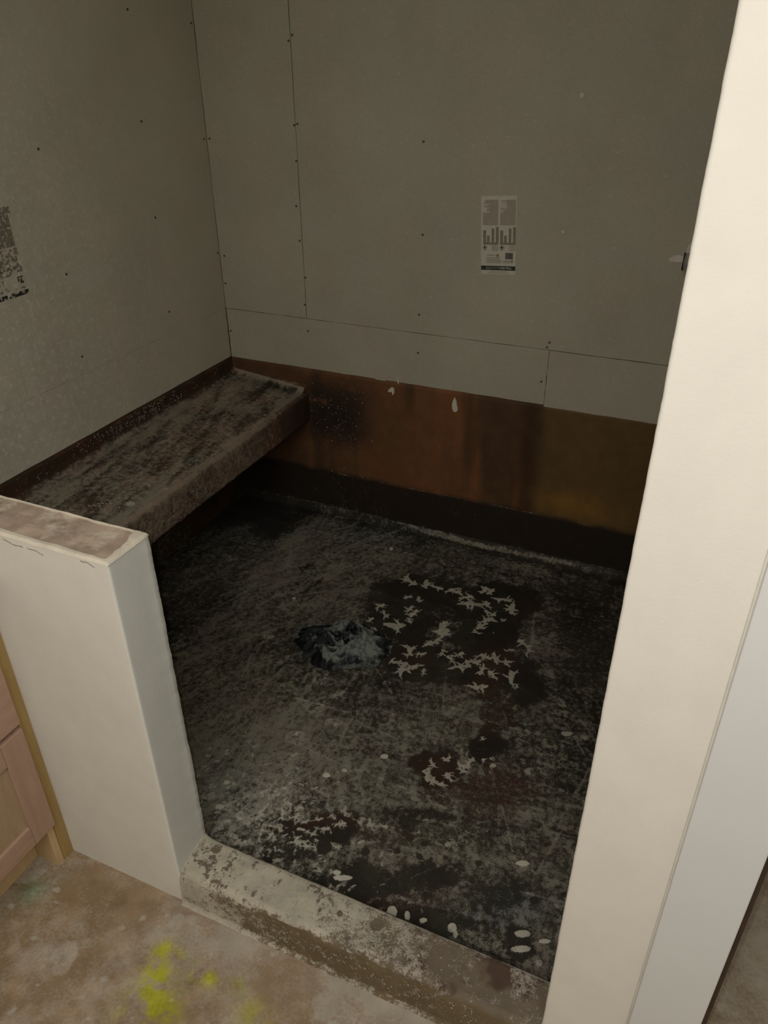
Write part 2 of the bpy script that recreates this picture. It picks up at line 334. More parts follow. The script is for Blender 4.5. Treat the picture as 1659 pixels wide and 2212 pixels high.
# ------------------------------------------------------------ right stub wall with bullnose edge, casing
sw = thing('wall_stub', 'tall bright white wall end right of the shower opening', 'wall', (1.8, .05, 0), 'structure')
zs = np.linspace(0, 2.44, 420); cS = lin(221, 215, 202)
pts = [(XR+.03, T, cS, 0), (XR+.006, T, cS, .3), (XR, T-.004, cS, .3), (XR, .03, cS, .3)]
pts += [(XR+.005*(1-math.sin(t)), .005-.005*math.cos(t), cS, .55) for t in [math.pi/2*(1-i/5) for i in range(6)]]
pts += [(x, 0, cS, 0) for x in np.linspace(XR+.012, 1.905, 10)]
wallpath('plaster_skin', pts, zs, sw, M_paint, .0007)
MB().box(XR+.008, 1.9, .004, T-.001, 0, 2.44).build('wall_core', M_wallp, sw)
MB().box(1.7615, 1.9, T, D+.01, 0, 2.44).build('wall_core', M_wallp, sw)
MB().box(1.75, 1.7605, T+.002, D-.001, .62, 2.43).build('backer_board', M_board, sw)
# door casing
cs = thing('trim_1', 'flat pale grey-white door casing with dark raw edge', 'trim', (1.87, -.007, 0), 'structure')
MB().box(1.8175, 1.9135, -.013, -.0002, 0, 2.2, b=.002).build('casing_board', M_trim, cs)
MB().box(1.8150, 1.8185, -.0045, -.0001, 0, 2.2).build('caulk_bead', plain('caulk', lin(206, 201, 188), .8), cs)
jm = MB(); jm.box(1.9128, 1.9215, -.004, .115, 0, 2.2); jm.build('jamb_board', plain('raw_jamb_edge', lin(58, 40, 24), .8, .25, 40), cs)
# ------------------------------------------------------------ tar colours
TARK = lin(42, 38, 31); TARD = lin(66, 60, 50); BRN = lin(98, 52, 24)
DUST = np.array(lin(128, 124, 108))
STAR = [(0.896,1.312,0.0413),(0.956,1.317,0.0295),(1.001,1.313,0.0244),(1.068,1.318,0.0323),(0.924,1.221,0.0224),(0.966,1.225,0.0223),(0.956,1.164,0.0251),(0.977,1.146,0.028),(0.94,1.063,0.0397),(0.98,1.107,0.0184),(0.857,1.135,0.0221),(0.887,1.107,0.0218),(0.898,1.007,0.0226),(0.86,1.055,0.0185),(1.108,1.301,0.032),(1.142,1.273,0.0348),(1.155,1.364,0.0259),(1.179,1.366,0.0291),(1.229,1.339,0.0318),(1.171,1.285,0.0316),(1.215,1.249,0.028),(1.215,1.209,0.0338),(1.207,1.174,0.0274),(1.202,1.139,0.0181),(1.273,1.302,0.0376),(1.264,1.23,0.0123),(1.091,1.116,0.0425),(1.108,1.09,0.03),(1.078,1.023,0.0236),(1.094,1.042,0.0207),(1.036,0.968,0.0321),(1.075,0.969,0.0203),(1.017,0.901,0.0229),(1.062,0.887,0.0368),(1.045,0.891,0.0256),(1.111,0.897,0.0169),(1.134,0.999,0.0233),(1.171,0.98,0.0259),(1.184,1.009,0.0203),(1.214,0.964,0.0284),(1.234,0.996,0.0286),(1.267,1.033,0.0288),(1.296,1.034,0.0316),(1.326,1.035,0.0286),(1.273,0.967,0.0225),(1.311,0.962,0.0252),(1.288,0.898,0.0302),(1.365,0.974,0.0334),(1.387,0.947,0.0137),(1.355,1.143,0.0265),(1.38,1.106,0.0232),(1.324,1.093,0.0146),(1.362,0.706,0.0177),(1.364,0.68,0.0201),(1.383,0.662,0.0273),(1.351,0.622,0.0197),(1.339,0.6,0.0171),(1.291,0.605,0.0148),(1.263,0.575,0.0147),(1.263,0.542,0.0194),(1.29,0.521,0.0311),(1.318,0.55,0.0192),(1.344,0.586,0.0146),(0.938,0.974,0.0326),(0.965,0.949,0.0323),(0.954,0.921,0.0291),(1.013,0.286,0.016),(1.04,0.283,0.0136),(1.068,0.303,0.0137),(1.097,0.322,0.0137),(1.117,0.346,0.0138),(1.091,0.284,0.0158),(1.121,0.311,0.0159),(1.066,0.259,0.0134),(1.048,0.223,0.0155),(1.071,0.227,0.0155),(1.095,0.23,0.0154),(1.132,0.253,0.011),(0.978,0.278,0.0138),(0.984,0.223,0.0134),(0.993,0.241,0.0113),(1.189,0.341,0.0158),(1.165,0.338,0.0136),(1.223,0.348,0.0135),(1.145,0.252,0.011)]
CLEAN = [(0.939,1.271,0.164,0.071,-0.036,0.091,1),(1.208,1.301,0.159,0.069,-0.035,0.116,1),(0.935,1.075,0.112,0.049,-0.05,0.115,0.9),(1.244,1.157,0.103,0.045,-0.036,0.117,1),(1.07,0.924,0.105,0.046,-0.037,0.091,0.9),(1.279,0.993,0.143,0.062,-0.032,0.103,0.9),(1.392,0.954,0.076,0.033,-0.019,0.068,0.9),(1.377,0.703,0.052,0.023,-0.019,0.061,1),(1.277,0.573,0.062,0.027,-0.022,0.059,1),(1.091,0.284,0.103,0.045,-0.028,0.053,0.9),(1.054,0.212,0.081,0.035,-0.022,0.039,0.6),(0.133,1.532,0.159,0.068,-0.062,0.1,0.9),(-0.026,1.463,0.247,0.106,-0.09,0.132,0.7),(0.243,1.46,0.103,0.044,-0.057,0.095,0.8),(1.278,0.423,0.095,0.041,-0.01,0.026,0.5),(1.299,0.228,0.155,0.068,-0.016,0.038,0.7),(1.531,0.293,0.085,0.037,-0.013,0.044,0.6),(1.415,0.161,0.11,0.048,-0.011,0.029,0.7),(1.241,0.13,0.112,0.049,-0.008,0.016,0.8),(1.608,0.202,0.045,0.02,-0.011,0.039,0.8),(1.526,1.318,0.125,0.054,-0.062,0.318,0.45),(1.4,0.419,0.093,0.04,-0.022,0.064,0.3)]
SPOT = [(1.277,0.351,0.0078),(1.291,0.346,0.01),(1.33,0.343,0.0077),(1.332,0.306,0.0076),(1.388,0.328,0.0054),(1.383,0.283,0.0117),(1.278,0.299,0.0077),(1.558,0.317,0.0104),(1.605,0.307,0.0092),(1.464,0.343,0.0075),(1.372,0.675,0.0312),(1.115,0.239,0.0176),(0.989,0.228,0.0056),(1.211,0.267,0.0098),(1.465,0.295,0.0063)]
BLOB = [(1.557,0.385,0.014,0.006,-0.002,0.007,1),(1.192,0.187,0.021,0.009,-0.003,0.006,1),(1.172,0.193,0.008,0.003,-0.003,0.006,0.9),(1.326,0.155,0.01,0.004,-0.005,0.013,1),(1.36,0.162,0.006,0.002,-0.004,0.01,1),(1.396,0.167,0.008,0.004,-0.002,0.006,1),(1.458,0.176,0.009,0.004,-0.003,0.01,0.8),(1.47,0.165,0.005,0.002,-0.003,0.008,0.8),(1.602,0.223,0.016,0.007,-0.002,0.008,0.8),(1.648,0.226,0.011,0.005,-0.001,0.005,1),(1.606,0.19,0.02,0.009,-0.002,0.007,0.8),(1.136,0.547,0.009,0.004,-0.003,0.007,1),(1.022,0.429,0.009,0.004,-0.003,0.007,1),(1.059,0.462,0.006,0.002,-0.002,0.004,0.9),(0.796,0.306,0.007,0.003,-0.003,0.005,1),(0.822,0.236,0.01,0.004,-0.004,0.006,1),(0.592,0.849,0.019,0.008,-0.005,0.008,0.6),(0.566,1.06,0.006,0.003,-0.004,0.007,0.8),(0.753,1.475,0.006,0.003,-0.004,0.009,0.9),(1.649,0.178,0.007,0.003,-0.002,0.007,0.7),(0.325,1.199,0.016,0.007,-0.008,0.013,0.3),(1.411,0.632,0.007,0.003,-0.002,0.006,0.7),(1.39,0.366,0.014,0.006,-0.003,0.007,0.6),(0.922,0.707,0.025,0.011,-0.01,0.021,0.35),(0.851,0.74,0.032,0.014,-0.014,0.027,0.4),(0.954,0.602,0.024,0.01,-0.006,0.013,0.4),(1.566,0.822,0.016,0.007,-0.002,0.008,0.7),(1.598,0.82,0.026,0.011,-0.002,0.008,0.5),(1.516,0.661,0.022,0.01,-0.003,0.013,0.45),(0.887,0.508,0.028,0.012,-0.012,0.021,0.3),(0.871,0.644,0.037,0.016,-0.018,0.033,0.25)]
LINE = [(0.811,0.643,0.98,0.652,0.004,0.75),(0.98,0.652,1.188,0.648,0.002,0.4),(1.151,0.636,1.322,0.649,0.002,0.5),(1.056,0.482,1.226,0.472,0.0025,0.6),(1.309,0.489,1.459,0.476,0.003,0.55),(0.75,0.331,0.745,0.55,0.0035,0.5),(0.742,0.538,0.746,0.673,0.002,0.4),(0.782,0.349,0.891,0.344,0.003,0.55),(1.332,0.782,1.476,0.792,0.006,0.4),(1.476,0.792,1.612,0.815,0.003,0.4),(1.414,0.645,1.644,0.652,0.0025,0.45),(1.399,0.652,1.334,0.541,0.004,0.5),(0.148,1.656,0.408,1.667,0.015,0.6),(0.408,1.667,0.793,1.636,0.012,0.75),(0.793,1.636,0.991,1.62,0.01,0.75),(0.991,1.62,1.415,1.628,0.007,0.75),(1.415,1.628,1.589,1.628,0.006,0.4),(0.657,1.581,1.018,1.593,0.02,0.45),(0.602,1.614,0.984,1.638,0.03,0.3),(0.299,1.265,0.421,1.406,0.004,0.5),(0.413,1.42,0.486,1.398,0.003,0.3),(0.518,1.195,0.618,1.032,0.0015,0.35),(0.637,1.411,0.799,1.056,0.002,0.3),(0.671,1.083,0.694,0.88,0.003,0.3),(0.18,1.018,0.171,1.176,0.006,0.4),(0.033,1.05,-0.007,1.276,0.008,0.5),(-0.012,1.166,-0.039,1.417,0.006,0.5),(-0.061,1.448,0.005,1.738,0.02,0.35),(0.005,1.738,0.217,1.694,0.02,0.3),(0.38,1.638,0.412,1.349,0.03,0.3),(1.328,0.241,1.383,0.303,0.002,0.4),(1.491,0.39,1.54,0.375,0.002,0.4),(0.946,0.355,0.845,0.48,0.002,0.3),(1.284,1.348,1.345,1.492,0.003,0.25),(1.389,1.311,1.444,1.417,0.003,0.25),(1.114,0.833,1.028,0.754,0.01,0.2)]
BROWN = [(1.426,0.565,0.13,0.057,-0.024,0.079,1),(1.364,0.81,0.06,0.026,-0.021,0.071,0.8),(1.283,0.576,0.067,0.029,-0.022,0.059,0.9),(1.283,1.029,0.079,0.034,-0.023,0.073,0.8),(1.065,0.309,0.084,0.037,-0.019,0.036,0.9),(1.291,0.91,0.063,0.027,-0.015,0.048,0.9),(1.072,0.937,0.04,0.017,-0.014,0.036,0.8),(0.702,0.835,0.034,0.015,-0.017,0.029,0.6),(1.251,0.34,0.072,0.031,-0.021,0.048,0.5),(1.325,0.167,0.112,0.049,-0.017,0.04,0.4),(1.361,1.299,0.071,0.031,-0.025,0.1,0.4),(0.629,0.903,0.042,0.018,-0.024,0.042,0.5),(0.566,0.552,0.1,0.044,-0.07,0.1,0.3)]
BLUE = [(0.773,0.89,0.095,0.041,-0.054,0.104,1),(0.123,1.408,0.205,0.088,-0.103,0.159,0.5),(1.559,0.27,0.112,0.049,-0.018,0.064,0.6),(0.793,0.289,0.109,0.048,-0.079,0.117,0.4),(0.664,1.566,0.201,0.086,-0.043,0.096,0.4)]
pan = thing('shower_pan', 'black dust-streaked tar shower pan floor behind the curb', 'shower pan', (1.1, .9, 0))
gx = np.arange(.02, 1.752, .002); gx = np.concatenate([np.arange(.004, .5, .006), np.arange(.5, 1.70, .002), np.arange(1.70, 1.748, .006)])
gy = np.concatenate([np.arange(T+.001, D-.001, .002), [D-.001]])
X, Y = np.meshgrid(gx, gy, indexing='ij')
WX = X+(fbm(X, Y, .07, 70, 4)-.5)*.11; WY = Y+(fbm(X, Y, .07, 75, 4)-.5)*.11
def ellm(A, lo=.75, hi=1.15):
    m = np.zeros(X.shape)
    for (x, y, ax_, ay, bx, by, w_) in A:
        det = ax_*by-ay*bx
        if abs(det) < 1e-9: continue
        r = 1.7*max(math.hypot(ax_, ay), math.hypot(bx, by)); i0, i1 = np.searchsorted(gx, [x-r, x+r]); j0, j1 = np.searchsorted(gy, [y-r, y+r])
        if i1 <= i0 or j1 <= j0: continue
        s_ = np.s_[i0:i1, j0:j1]; dx, dy = (WX if lo < .9 else X)[s_]-x, (WY if lo < .9 else Y)[s_]-y
        u = (dx*by-dy*bx)/det; v = (dy*ax_-dx*ay)/det; q = np.sqrt(u*u+v*v)+(fbm(X[s_], Y[s_], .02, 88, 3)-.5)*.5
        m[s_] = np.maximum(m[s_], ss(hi, lo, q)*w_)
    return m
def segm(m, x0, y0, x1, y1, w0, w1, val, rough=0.0):
    r = max(w0, w1)+.004; i0, i1 = np.searchsorted(gx, [min(x0, x1)-r, max(x0, x1)+r]); j0, j1 = np.searchsorted(gy, [min(y0, y1)-r, max(y0, y1)+r])
    if i1 <= i0 or j1 <= j0: return
    s_ = np.s_[i0:i1, j0:j1]; dx, dy = x1-x0, y1-y0; L2 = dx*dx+dy*dy+1e-12; t = np.clip(((X[s_]-x0)*dx+(Y[s_]-y0)*dy)/L2, 0, 1)
    d = np.hypot(X[s_]-x0-t*dx, Y[s_]-y0-t*dy); ww = w0+(w1-w0)*t
    if rough: ww = ww*(1-rough+2*rough*vn(X[s_], Y[s_], .006, 91))
    m[s_] = np.maximum(m[s_], ss(ww+.0018, ww-.0012, d)*val)
st = np.zeros(X.shape)
for (x, y, r) in STAR:
    r *= random.uniform(1.0, 1.35); n = random.randint(5, 8); a0 = random.uniform(0, 6.28); ax_ = random.uniform(0, 3.14)
    pts_ = []
    bx_, by_ = math.cos(ax_)*r*.55, math.sin(ax_)*r*.55
    segm(st, x-bx_, y-by_, x+bx_, y+by_, r*.12, r*.22, 1, .45)
    for i in range(n):
        t = random.uniform(-1, 1); ox, oy = x+bx_*t, y+by_*t; a = a0+6.28*i/n+random.uniform(-.4, .4); l = r*random.uniform(.45, .95)
        mx_, my_ = ox+math.cos(a)*l*.55, oy+math.sin(a)*l*.55; a2 = a+random.uniform(-.6, .6)
        segm(st, ox, oy, mx_, my_, r*.15, r*.09, 1, .45); segm(st, mx_, my_, mx_+math.cos(a2)*l*.5, my_+math.sin(a2)*l*.5, r*.09, .0006, 1, .3)
        if random.random() < .6:
            a3 = a+random.choice((-1, 1))*random.uniform(.6, 1.1); segm(st, mx_, my_, mx_+math.cos(a3)*l*.35, my_+math.sin(a3)*l*.35, r*.08, .0006, 1, .3)
rr = random.Random(11)
for q in range(420):   # broken dabs of plaster in the near left corner
    x = rr.gauss(.93, .14); y = T+abs(rr.gauss(.06, .13))+.02
    if x < XP-.2 or x > 1.3: continue
    r = rr.uniform(.002, .0065); a = rr.uniform(0, 3.14); segm(st, x-math.cos(a)*r, y-math.sin(a)*r, x+math.cos(a)*r, y+math.sin(a)*r, r*.7, r*.5, rr.uniform(.5, .95), .35)
for q in range(260):
    x = rr.uniform(.6, 1.68); y = rr.uniform(T+.02, 1.2); r = rr.uniform(.0007, .0022); a = rr.uniform(0, 3.14)
    segm(st, x-math.cos(a)*r, y-math.sin(a)*r, x+math.cos(a)*r*2, y+math.sin(a)*r*2, r, r, rr.uniform(.4, .8), .2)
clean = ellm(CLEAN, .6, 1.25); brown = ellm(BROWN, .3, 1.3); blue = ellm(BLUE, .3, 1.3)
lines = np.zeros(X.shape)
for (x0, y0, x1, y1, w_, s_) in LINE: segm(lines, x0, y0, x1, y1, w_, w_*.7, s_, .5)
blob = np.zeros(X.shape)
blob = ellm(BLOB, .95, 1.1)
spot = np.zeros(X.shape)
for (x, y, r) in SPOT: spot = np.maximum(spot, ss(1.15, .9, np.hypot(X-x, Y-y)/r))
f_big = fbm(X, Y, .22, 101, 4); streak = fbm(X, Y, .02, 111, 6, sx=5.0, sy_=.9, ang=.18); streak2 = fbm(X, Y, .03, 121, 5, sx=3.5, sy_=.7, ang=1.1)
fine = fbm(X, Y, .012, 131, 4); streak3 = fbm(X, Y, .02, 125, 5, sx=5, sy_=.5, ang=1.75)
fr = ss(1.2, .1, Y)
du = .36+.30*(f_big-.5)+.10*ss(.6, 1.2, Y)+.15*ss(.95, .5, X)+.38*(streak-.5)*(1-.6*ss(1.15, .7, X))+.40*(streak2-.5)*ss(1.25, .7, X)+.25*(streak3-.5)+.12*fr+.35*(fine-.5)
du += .20*np.exp(-(((X-.86)/.16)**2+((Y-.42)/.3)**2))+.10*np.exp(-(((X-1.22)/.22)**2+((Y-.56)/.16)**2))
scr = np.zeros(X.shape); dk = np.zeros(X.shape)
for q in range(520):   # brush, boot and trowel drags
    x = rr.uniform(.30, 1.69); y = rr.uniform(T+.02, 1.58)
    if x < .95: a = rr.gauss(1.2, .35)
    elif y > 1.2: a = rr.gauss(0, .25)
    else: a = rr.choice([rr.gauss(.1, .2), rr.gauss(1.9, .3)])
    l = rr.uniform(.01, .06); bend = rr.uniform(-.5, .5); tgt = scr if rr.random() < .72 else dk; w_ = rr.choice([.0012, .0018, .003, .005]); vv = rr.uniform(.25, .75)
    for k in range(3):
        x2, y2 = x+math.cos(a)*l, y+math.sin(a)*l; segm(tgt, x, y, x2, y2, w_, w_*.8, vv, .8); x, y = x2, y2; a += bend*.4
chip = ss(.60, .70, fbm(X, Y, .016, 183, 3))*ss(.45, .62, fbm(X, Y, .12, 187, 3)+.10*ss(1.0, .2, Y))
swl = np.sin(np.hypot((X-1.5), (Y-1.25))*160+6*fbm(X, Y, .1, 141, 3)); du += .05*swl*np.exp(-(((X-1.47)/.16)**2+((Y-1.2)/.2)**2))
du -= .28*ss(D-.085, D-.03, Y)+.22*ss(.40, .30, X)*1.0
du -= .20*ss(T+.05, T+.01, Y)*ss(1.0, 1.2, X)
du = du+scr*.38-dk*.3+chip*.30
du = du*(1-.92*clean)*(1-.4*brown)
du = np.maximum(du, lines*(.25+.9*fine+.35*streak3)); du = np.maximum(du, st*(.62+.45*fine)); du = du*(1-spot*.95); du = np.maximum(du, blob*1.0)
pig = mixc(np.ones(X.shape+(3,))*TARK, TARD, ss(.35, .65, f_big)*.6*(1-clean))
pig = mixc(pig, lin(78, 44, 34), np.clip(brown, 0, 1)*.5); pig = mixc(pig, lin(44, 50, 50), blue*.5)
pig = mixc(pig, lin(58, 60, 42), ss(.5, .7, fbm(X, Y, .07, 151, 3))*.35)
pwd = np.ones(X.shape+(3,))*DUST
pwd = mixc(pwd, lin(120, 108, 98), ss(.45, .65, fbm(X, Y, .06, 161, 3))*.6); pwd = mixc(pwd, lin(112, 122, 120), blue*.8)
hot = np.clip(st*.6+blob+lines*.2+.35*np.exp(-(((X-.93)/.14)**2+((Y-.25)/.16)**2)), 0, 1); pwd = mixc(pwd, lin(190, 184, 166), hot)
cove = np.maximum(0, (Y-(D-.035))/.035)**2*.030+np.maximum(0, ((T+.035)-Y)/.035)**2*.02
Z = .012+cove+(f_big-.5)*.008+(fbm(X, Y, .05, 171, 3)-.5)*.003+st*.0012+blob*.0022+lines*.0006
# felt laps: one sheet edge stands a little proud of the next
for yy, sl in [(.66, -.10), (.47, -.07), (1.46, -.02)]:
    dY = Y-(yy+sl*(X-1.2)+.004*np.sin(X*17)); Z = Z+.0018*ss(-.0015, .0015, dY)-.0018*ss(-.0015, .10, dY)
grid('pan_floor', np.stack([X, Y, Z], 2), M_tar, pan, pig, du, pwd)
# upturned membrane on the back wall and left wall
def flash_cols(U, Zc, back):
    n1 = fbm(U, Zc, .11, 201, 3, sx=1, sy_=7); n2 = fbm(U, Zc, .06, 211, 4); n3 = fbm(U, Zc, .05, 221, 3, sx=1, sy_=9)
    if back:
        c = mixc(np.ones(U.shape+(3,))*lin(112, 76, 48), lin(84, 60, 40), ss(.38, .62, n1))
        c = mixc(c, lin(138, 84, 46), ss(.5, .7, n3)*.5*np.exp(-((U-1.05)/.25)**2))
        c = mixc(c, lin(104, 82, 46), ss(1.22, 1.27, U)*.8); c = mixc(c, lin(146, 106, 48), np.exp(-(((U-1.38)/.15)**2+((Zc-.26)/.05)**2))*.7)
        c = mixc(c, lin(62, 42, 26), np.exp(-(((U-1.2)/.035)**2))*.7)
        c = mixc(c, lin(30, 28, 24), np.exp(-(((U-.45)/.16)**4+((Zc-.46)/.13)**4))*.85*ss(.25, .42, n2+.1))
        c = mixc(c, lin(88, 62, 42), ss(.345, .30, U)*.8)
        c = mixc(c, lin(96, 76, 44), np.exp(-(((U-.68)/.06)**2+((Zc-.42)/.1)**2))*.6)
        c = mixc(c, lin(44, 35, 26), ss(.214, .188, Zc+(n2-.5)*.02-.02*ss(1.2, 1.5, U)*0))
        d = .06+.25*(n2-.45)*ss(.22, .16, Zc); d = d+ .3*ss(.018, 0, np.abs(Zc-.03)) + .10*np.exp(-(((U-.5)/.15)**2))
    else:
        c = mixc(np.ones(U.shape+(3,))*lin(76, 52, 36), lin(58, 48, 32), ss(.4, .6, n2)); d = .08+.2*(n2-.5)
    return c, d
gxx = np.arange(.003, 1.7615, .003); gzz = np.arange(.012, .640, .003); U, Zc = np.meshgrid(gxx, gzz, indexing='ij')
c, d = flash_cols(U, Zc, True)
d = np.maximum(d, ss(.0018, .0008, np.abs(Zc-(.196+.003*vn(U, U*0, .1, 7)-.004*np.exp(-((U-.6)/.2)**2))))*(.15+.65*vn(U, U*0, .05, 9))*ss(.35, .5, U)*ss(1.55, 1.45, U))
dd = .8*np.exp(-(((U-.2)/.14)**2+((Zc-.548)/.008)**2)); d = np.maximum(d, dd*.8)
yy = D-.0035-.0016*(fbm(U, Zc, .08, 231, 3)-.5)+.006*ss(ZB-.012, ZB+.004, Zc)-.0012*ss(.20, .19, Zc)
grid('membrane_upturn', np.stack([U, yy-.0*U, Zc], 2), M_tar, wb, c, d, np.ones(U.shape+(3,))*lin(150, 146, 128))
gyy = np.arange(T, D-.002, .004); gzz = np.arange(.012, .640, .004); U, Zc = np.meshgrid(gyy, gzz, indexing='ij'); c, d = flash_cols(U, Zc, False)
d += .25*np.exp(-((U-1.1)/.22)**2)*ss(.6, .56, Zc)
grid('membrane_upturn', np.stack([.0035-.006*ss(ZB-.012, ZB+.004, Zc)+.0014*(fbm(U, Zc, .08, 233, 3)-.5), U, Zc], 2), M_tar, wl, c, d, np.ones(U.shape+(3,))*lin(150, 146, 128))
gyy = np.arange(T+.0, D, .01); gzz = np.arange(.012, .62, .01); U, Zc = np.meshgrid(gyy, gzz, indexing='ij'); c, d = flash_cols(U, Zc, False)
grid('membrane_upturn', np.stack([1.7475+0*U, U, Zc], 2), M_tar, sw, c, d, np.ones(U.shape+(3,))*DUST)
gxx = np.arange(.003, XP-.004, .006); gzz = np.arange(.012, .60, .006); U, Zc = np.meshgrid(gxx, gzz, indexing='ij'); c, d = flash_cols(U, Zc, False)
grid('membrane_upturn', np.stack([U, T+.002+0*U, Zc], 2), M_tar, pw, c, d, np.ones(U.shape+(3,))*DUST)
# ------------------------------------------------------------ curb
prof = [(-.012, .0005), (-.008, .003), (-.005, .010), (-.004, .030), (-.003, .055), (-.001, .078), (.002, .090), (.008, .0975)]+[(y, .1) for y in np.linspace(.016, .092, 16)]+[(.100, .098), (.105, .093), (.108, .08), (.111, .05), (.116, .02), (.125, .010)]
pr = []
for a, b in zip(prof[:-1], prof[1:]):
    k = max(1, int(math.hypot(b[0]-a[0], b[1]-a[1])/.0024)); pr += [(a[0]+(b[0]-a[0])*i/k, a[1]+(b[1]-a[1])*i/k) for i in range(k)]
pr = np.array(pr+[prof[-1]]); gx2 = np.arange(XP-.002, XR+.012, .0024)
X, I = np.meshgrid(gx2, np.arange(len(pr)), indexing='ij'); Yc = pr[I, 0]; Zc = pr[I, 1]
arc = np.concatenate([[0], np.cumsum(np.hypot(*np.diff(pr, axis=0).T))]); A_ = arc[I]
nz = fbm(X, A_, .05, 301, 4); nf = fbm(X, A_, .012, 311, 4)
topm = ss(.088, .096, Zc); frontm = ss(.012, .004, Yc+.006*(fbm(X, A_, .03, 305, 4)-.5))*(1-ss(.086, .097, Zc+.02*(fbm(X, A_, .02, 307, 4)-.5)))
wob = (fbm(X, X*0, .06, 321, 3)-.5)*.006
pig = mixc(np.ones(X.shape+(3,))*lin(112, 100, 84), lin(84, 66, 54), ss(.45, .65, nz)*ss(1.15, 1.4, X))
pig = mixc(pig, lin(104, 92, 66), frontm*ss(.98, 1.15, X)*.75); pig = mixc(pig, lin(120, 100, 70), frontm*.3)
pig = mixc(pig, TARK, ss(.100, .107, Yc))
left_ = ss(1.32, 1.15, X)
d = .60+.30*left_+.8*(nz-.5)+.6*(nf-.5)-.22*ss(1.3, 1.55, X)
d -= .75*ss(.55, .70, nf)*left_*ss(.40, .6, fbm(X, A_, .035, 315, 3)+.12*ss(1.1, .95, X))
d = d*(1-frontm)+frontm*(.55*ss(1.15, .93, X)+.22+.7*(nf-.5)+.5*(nz-.5)+.30*ss(.02, .004, Zc))
d = np.where(Yc > .1, d*.5-.1+.1*left_, d)
d = d+ .35*np.exp(-((Yc-.101)/.003)**2)
for (x, y, r) in [(.977, .052, .0045), (.93, .085, .012), (.99, .015, .004), (.955, .04, .003), (1.25, .06, .006), (1.33, .07, .012), (1.47, .05, .02), (1.58, .07, .03), (1.52, .02, .015)]: d -= .7*ss(1.3, .7, np.hypot(X-x, Yc-y)/r)
pwd = mixc(np.ones(X.shape+(3,))*lin(182, 174, 154), lin(160, 150, 136), ss(1.25, 1.5, X)); pwd = mixc(pwd, lin(150, 148, 138), ss(.5, .7, nf)*.4)
Zq = Zc+(nz-.5)*.005*topm+wob*topm*.4; Yq = Yc+wob*(1-topm)*.6+(nf-.5)*.002*frontm
# plaster fillet where the curb runs into the half wall
fil = np.exp(-np.maximum(0, X-XP)/.012); Zq = Zq+.014*fil*topm*ss(.0, .1, Yc+.02); d = np.maximum(d, fil*1.0)
cb = thing('shower_curb', 'low plaster-dusted curb across the shower opening', 'curb', (1.29, .05, 0))
grid('curb_shell', np.stack([X, Yq, Zq], 2), M_plast, cb, pig, d, pwd)
# ------------------------------------------------------------ bench
bn = thing('shower_bench', 'dusty brown-black floating bench along the left shower wall', 'bench', (.17, .87, .40))
pf = [(.005, .606), (.006, .575), (.010, .562), (.022, .555)]+[(x, .5545-(x-.03)*.112) for x in np.linspace(.04, .325, 22)]
pf2 = []
for a, b in zip(pf[:-1], pf[1:]):
    k = max(1, int(math.hypot(b[0]-a[0], b[1]-a[1])/.003)); pf2 += [(a[0]+(b[0]-a[0])*i/k, a[1]+(b[1]-a[1])*i/k) for i in range(k)]
pf2 = np.array(pf2+[pf[-1]]); by = np.arange(T+.002, D-.004, .003)
Y, I = np.meshgrid(by, np.arange(len(pf2)), indexing='ij'); Xc = pf2[I, 0]; Zc = pf2[I, 1]
s1 = fbm(Xc, Y, .03, 401, 5, sx=.8, sy_=4, ang=.12); s2 = fbm(Xc, Y, .12, 411, 3); nf = fbm(Xc, Y, .012, 421, 3)
pig = mixc(np.ones(Y.shape+(3,))*lin(70, 57, 45), lin(52, 49, 40), ss(.4, .6, s2))
up_ = ss(.556, .572, Zc)
d = .40+.9*(s1-.5)+.3*(s2-.5)+.35*(nf-.5)
d += .12
d += .28*np.exp(-((Xc-.315)/.016)**2)*(.6+.8*s2)+.20*np.exp(-((Xc-.04)/.02)**2)*ss(.6, 1.2, Y)
d -= .30*np.exp(-(((Xc-.22)/.05)**2+((Y-1.607)/.018)**2))*1.3; d += .45*np.exp(-((np.abs(Xc-.31)/.012)**2+((Y-1.61)/.03)**2))+.3*np.exp(-(((Y-1.635)/.008)**2))
d = d*(1-up_)+up_*(.08+.12*nf+.3*np.exp(-((Y-1.05)/.25)**2)*nf)
pig = mixc(pig, lin(62, 38, 24), up_*.7)
pwd = mixc(np.ones(Y.shape+(3,))*lin(146, 130, 112), lin(134, 126, 110), ss(.5, .68, s2))
ovl = ss(1.05, .9, np.hypot((Xc-.283)/.013, (Y-.683)/.012)); d = np.maximum(d, ovl*1.5); pwd = mixc(pwd, lin(165, 162, 145), ovl)
Zb_ = Zc+(1-up_)*((s2-.5)*.006+(nf-.5)*.001)+.028*np.clip((Y-(D-.04))/.04, 0, 1)**3
grid('seat_top', np.stack([Xc, Y, Zb_], 2), M_tar, bn, pig, d, pwd, flip=True)
pf = [(.325, .5215), (.333, .5195), (.339, .513), (.3415, .500), (.341, .46), (.3405, .415), (.338, .407), (.33, .404), (.2, .404), (.004, .404)]
pf2 = []
for a, b in zip(pf[:-1], pf[1:]):
    k = max(1, int(math.hypot(b[0]-a[0], b[1]-a[1])/.004)); pf2 += [(a[0]+(b[0]-a[0])*i/k, a[1]+(b[1]-a[1])*i/k) for i in range(k)]
pf2 = np.array(pf2+[pf[-1]])
Y, I = np.meshgrid(by, np.arange(len(pf2)), indexing='ij'); Xc = pf2[I, 0]; Zc = pf2[I, 1]; s2 = fbm(Zc, Y, .12, 411, 3); nf = fbm(Zc, Y, .012, 431, 3)
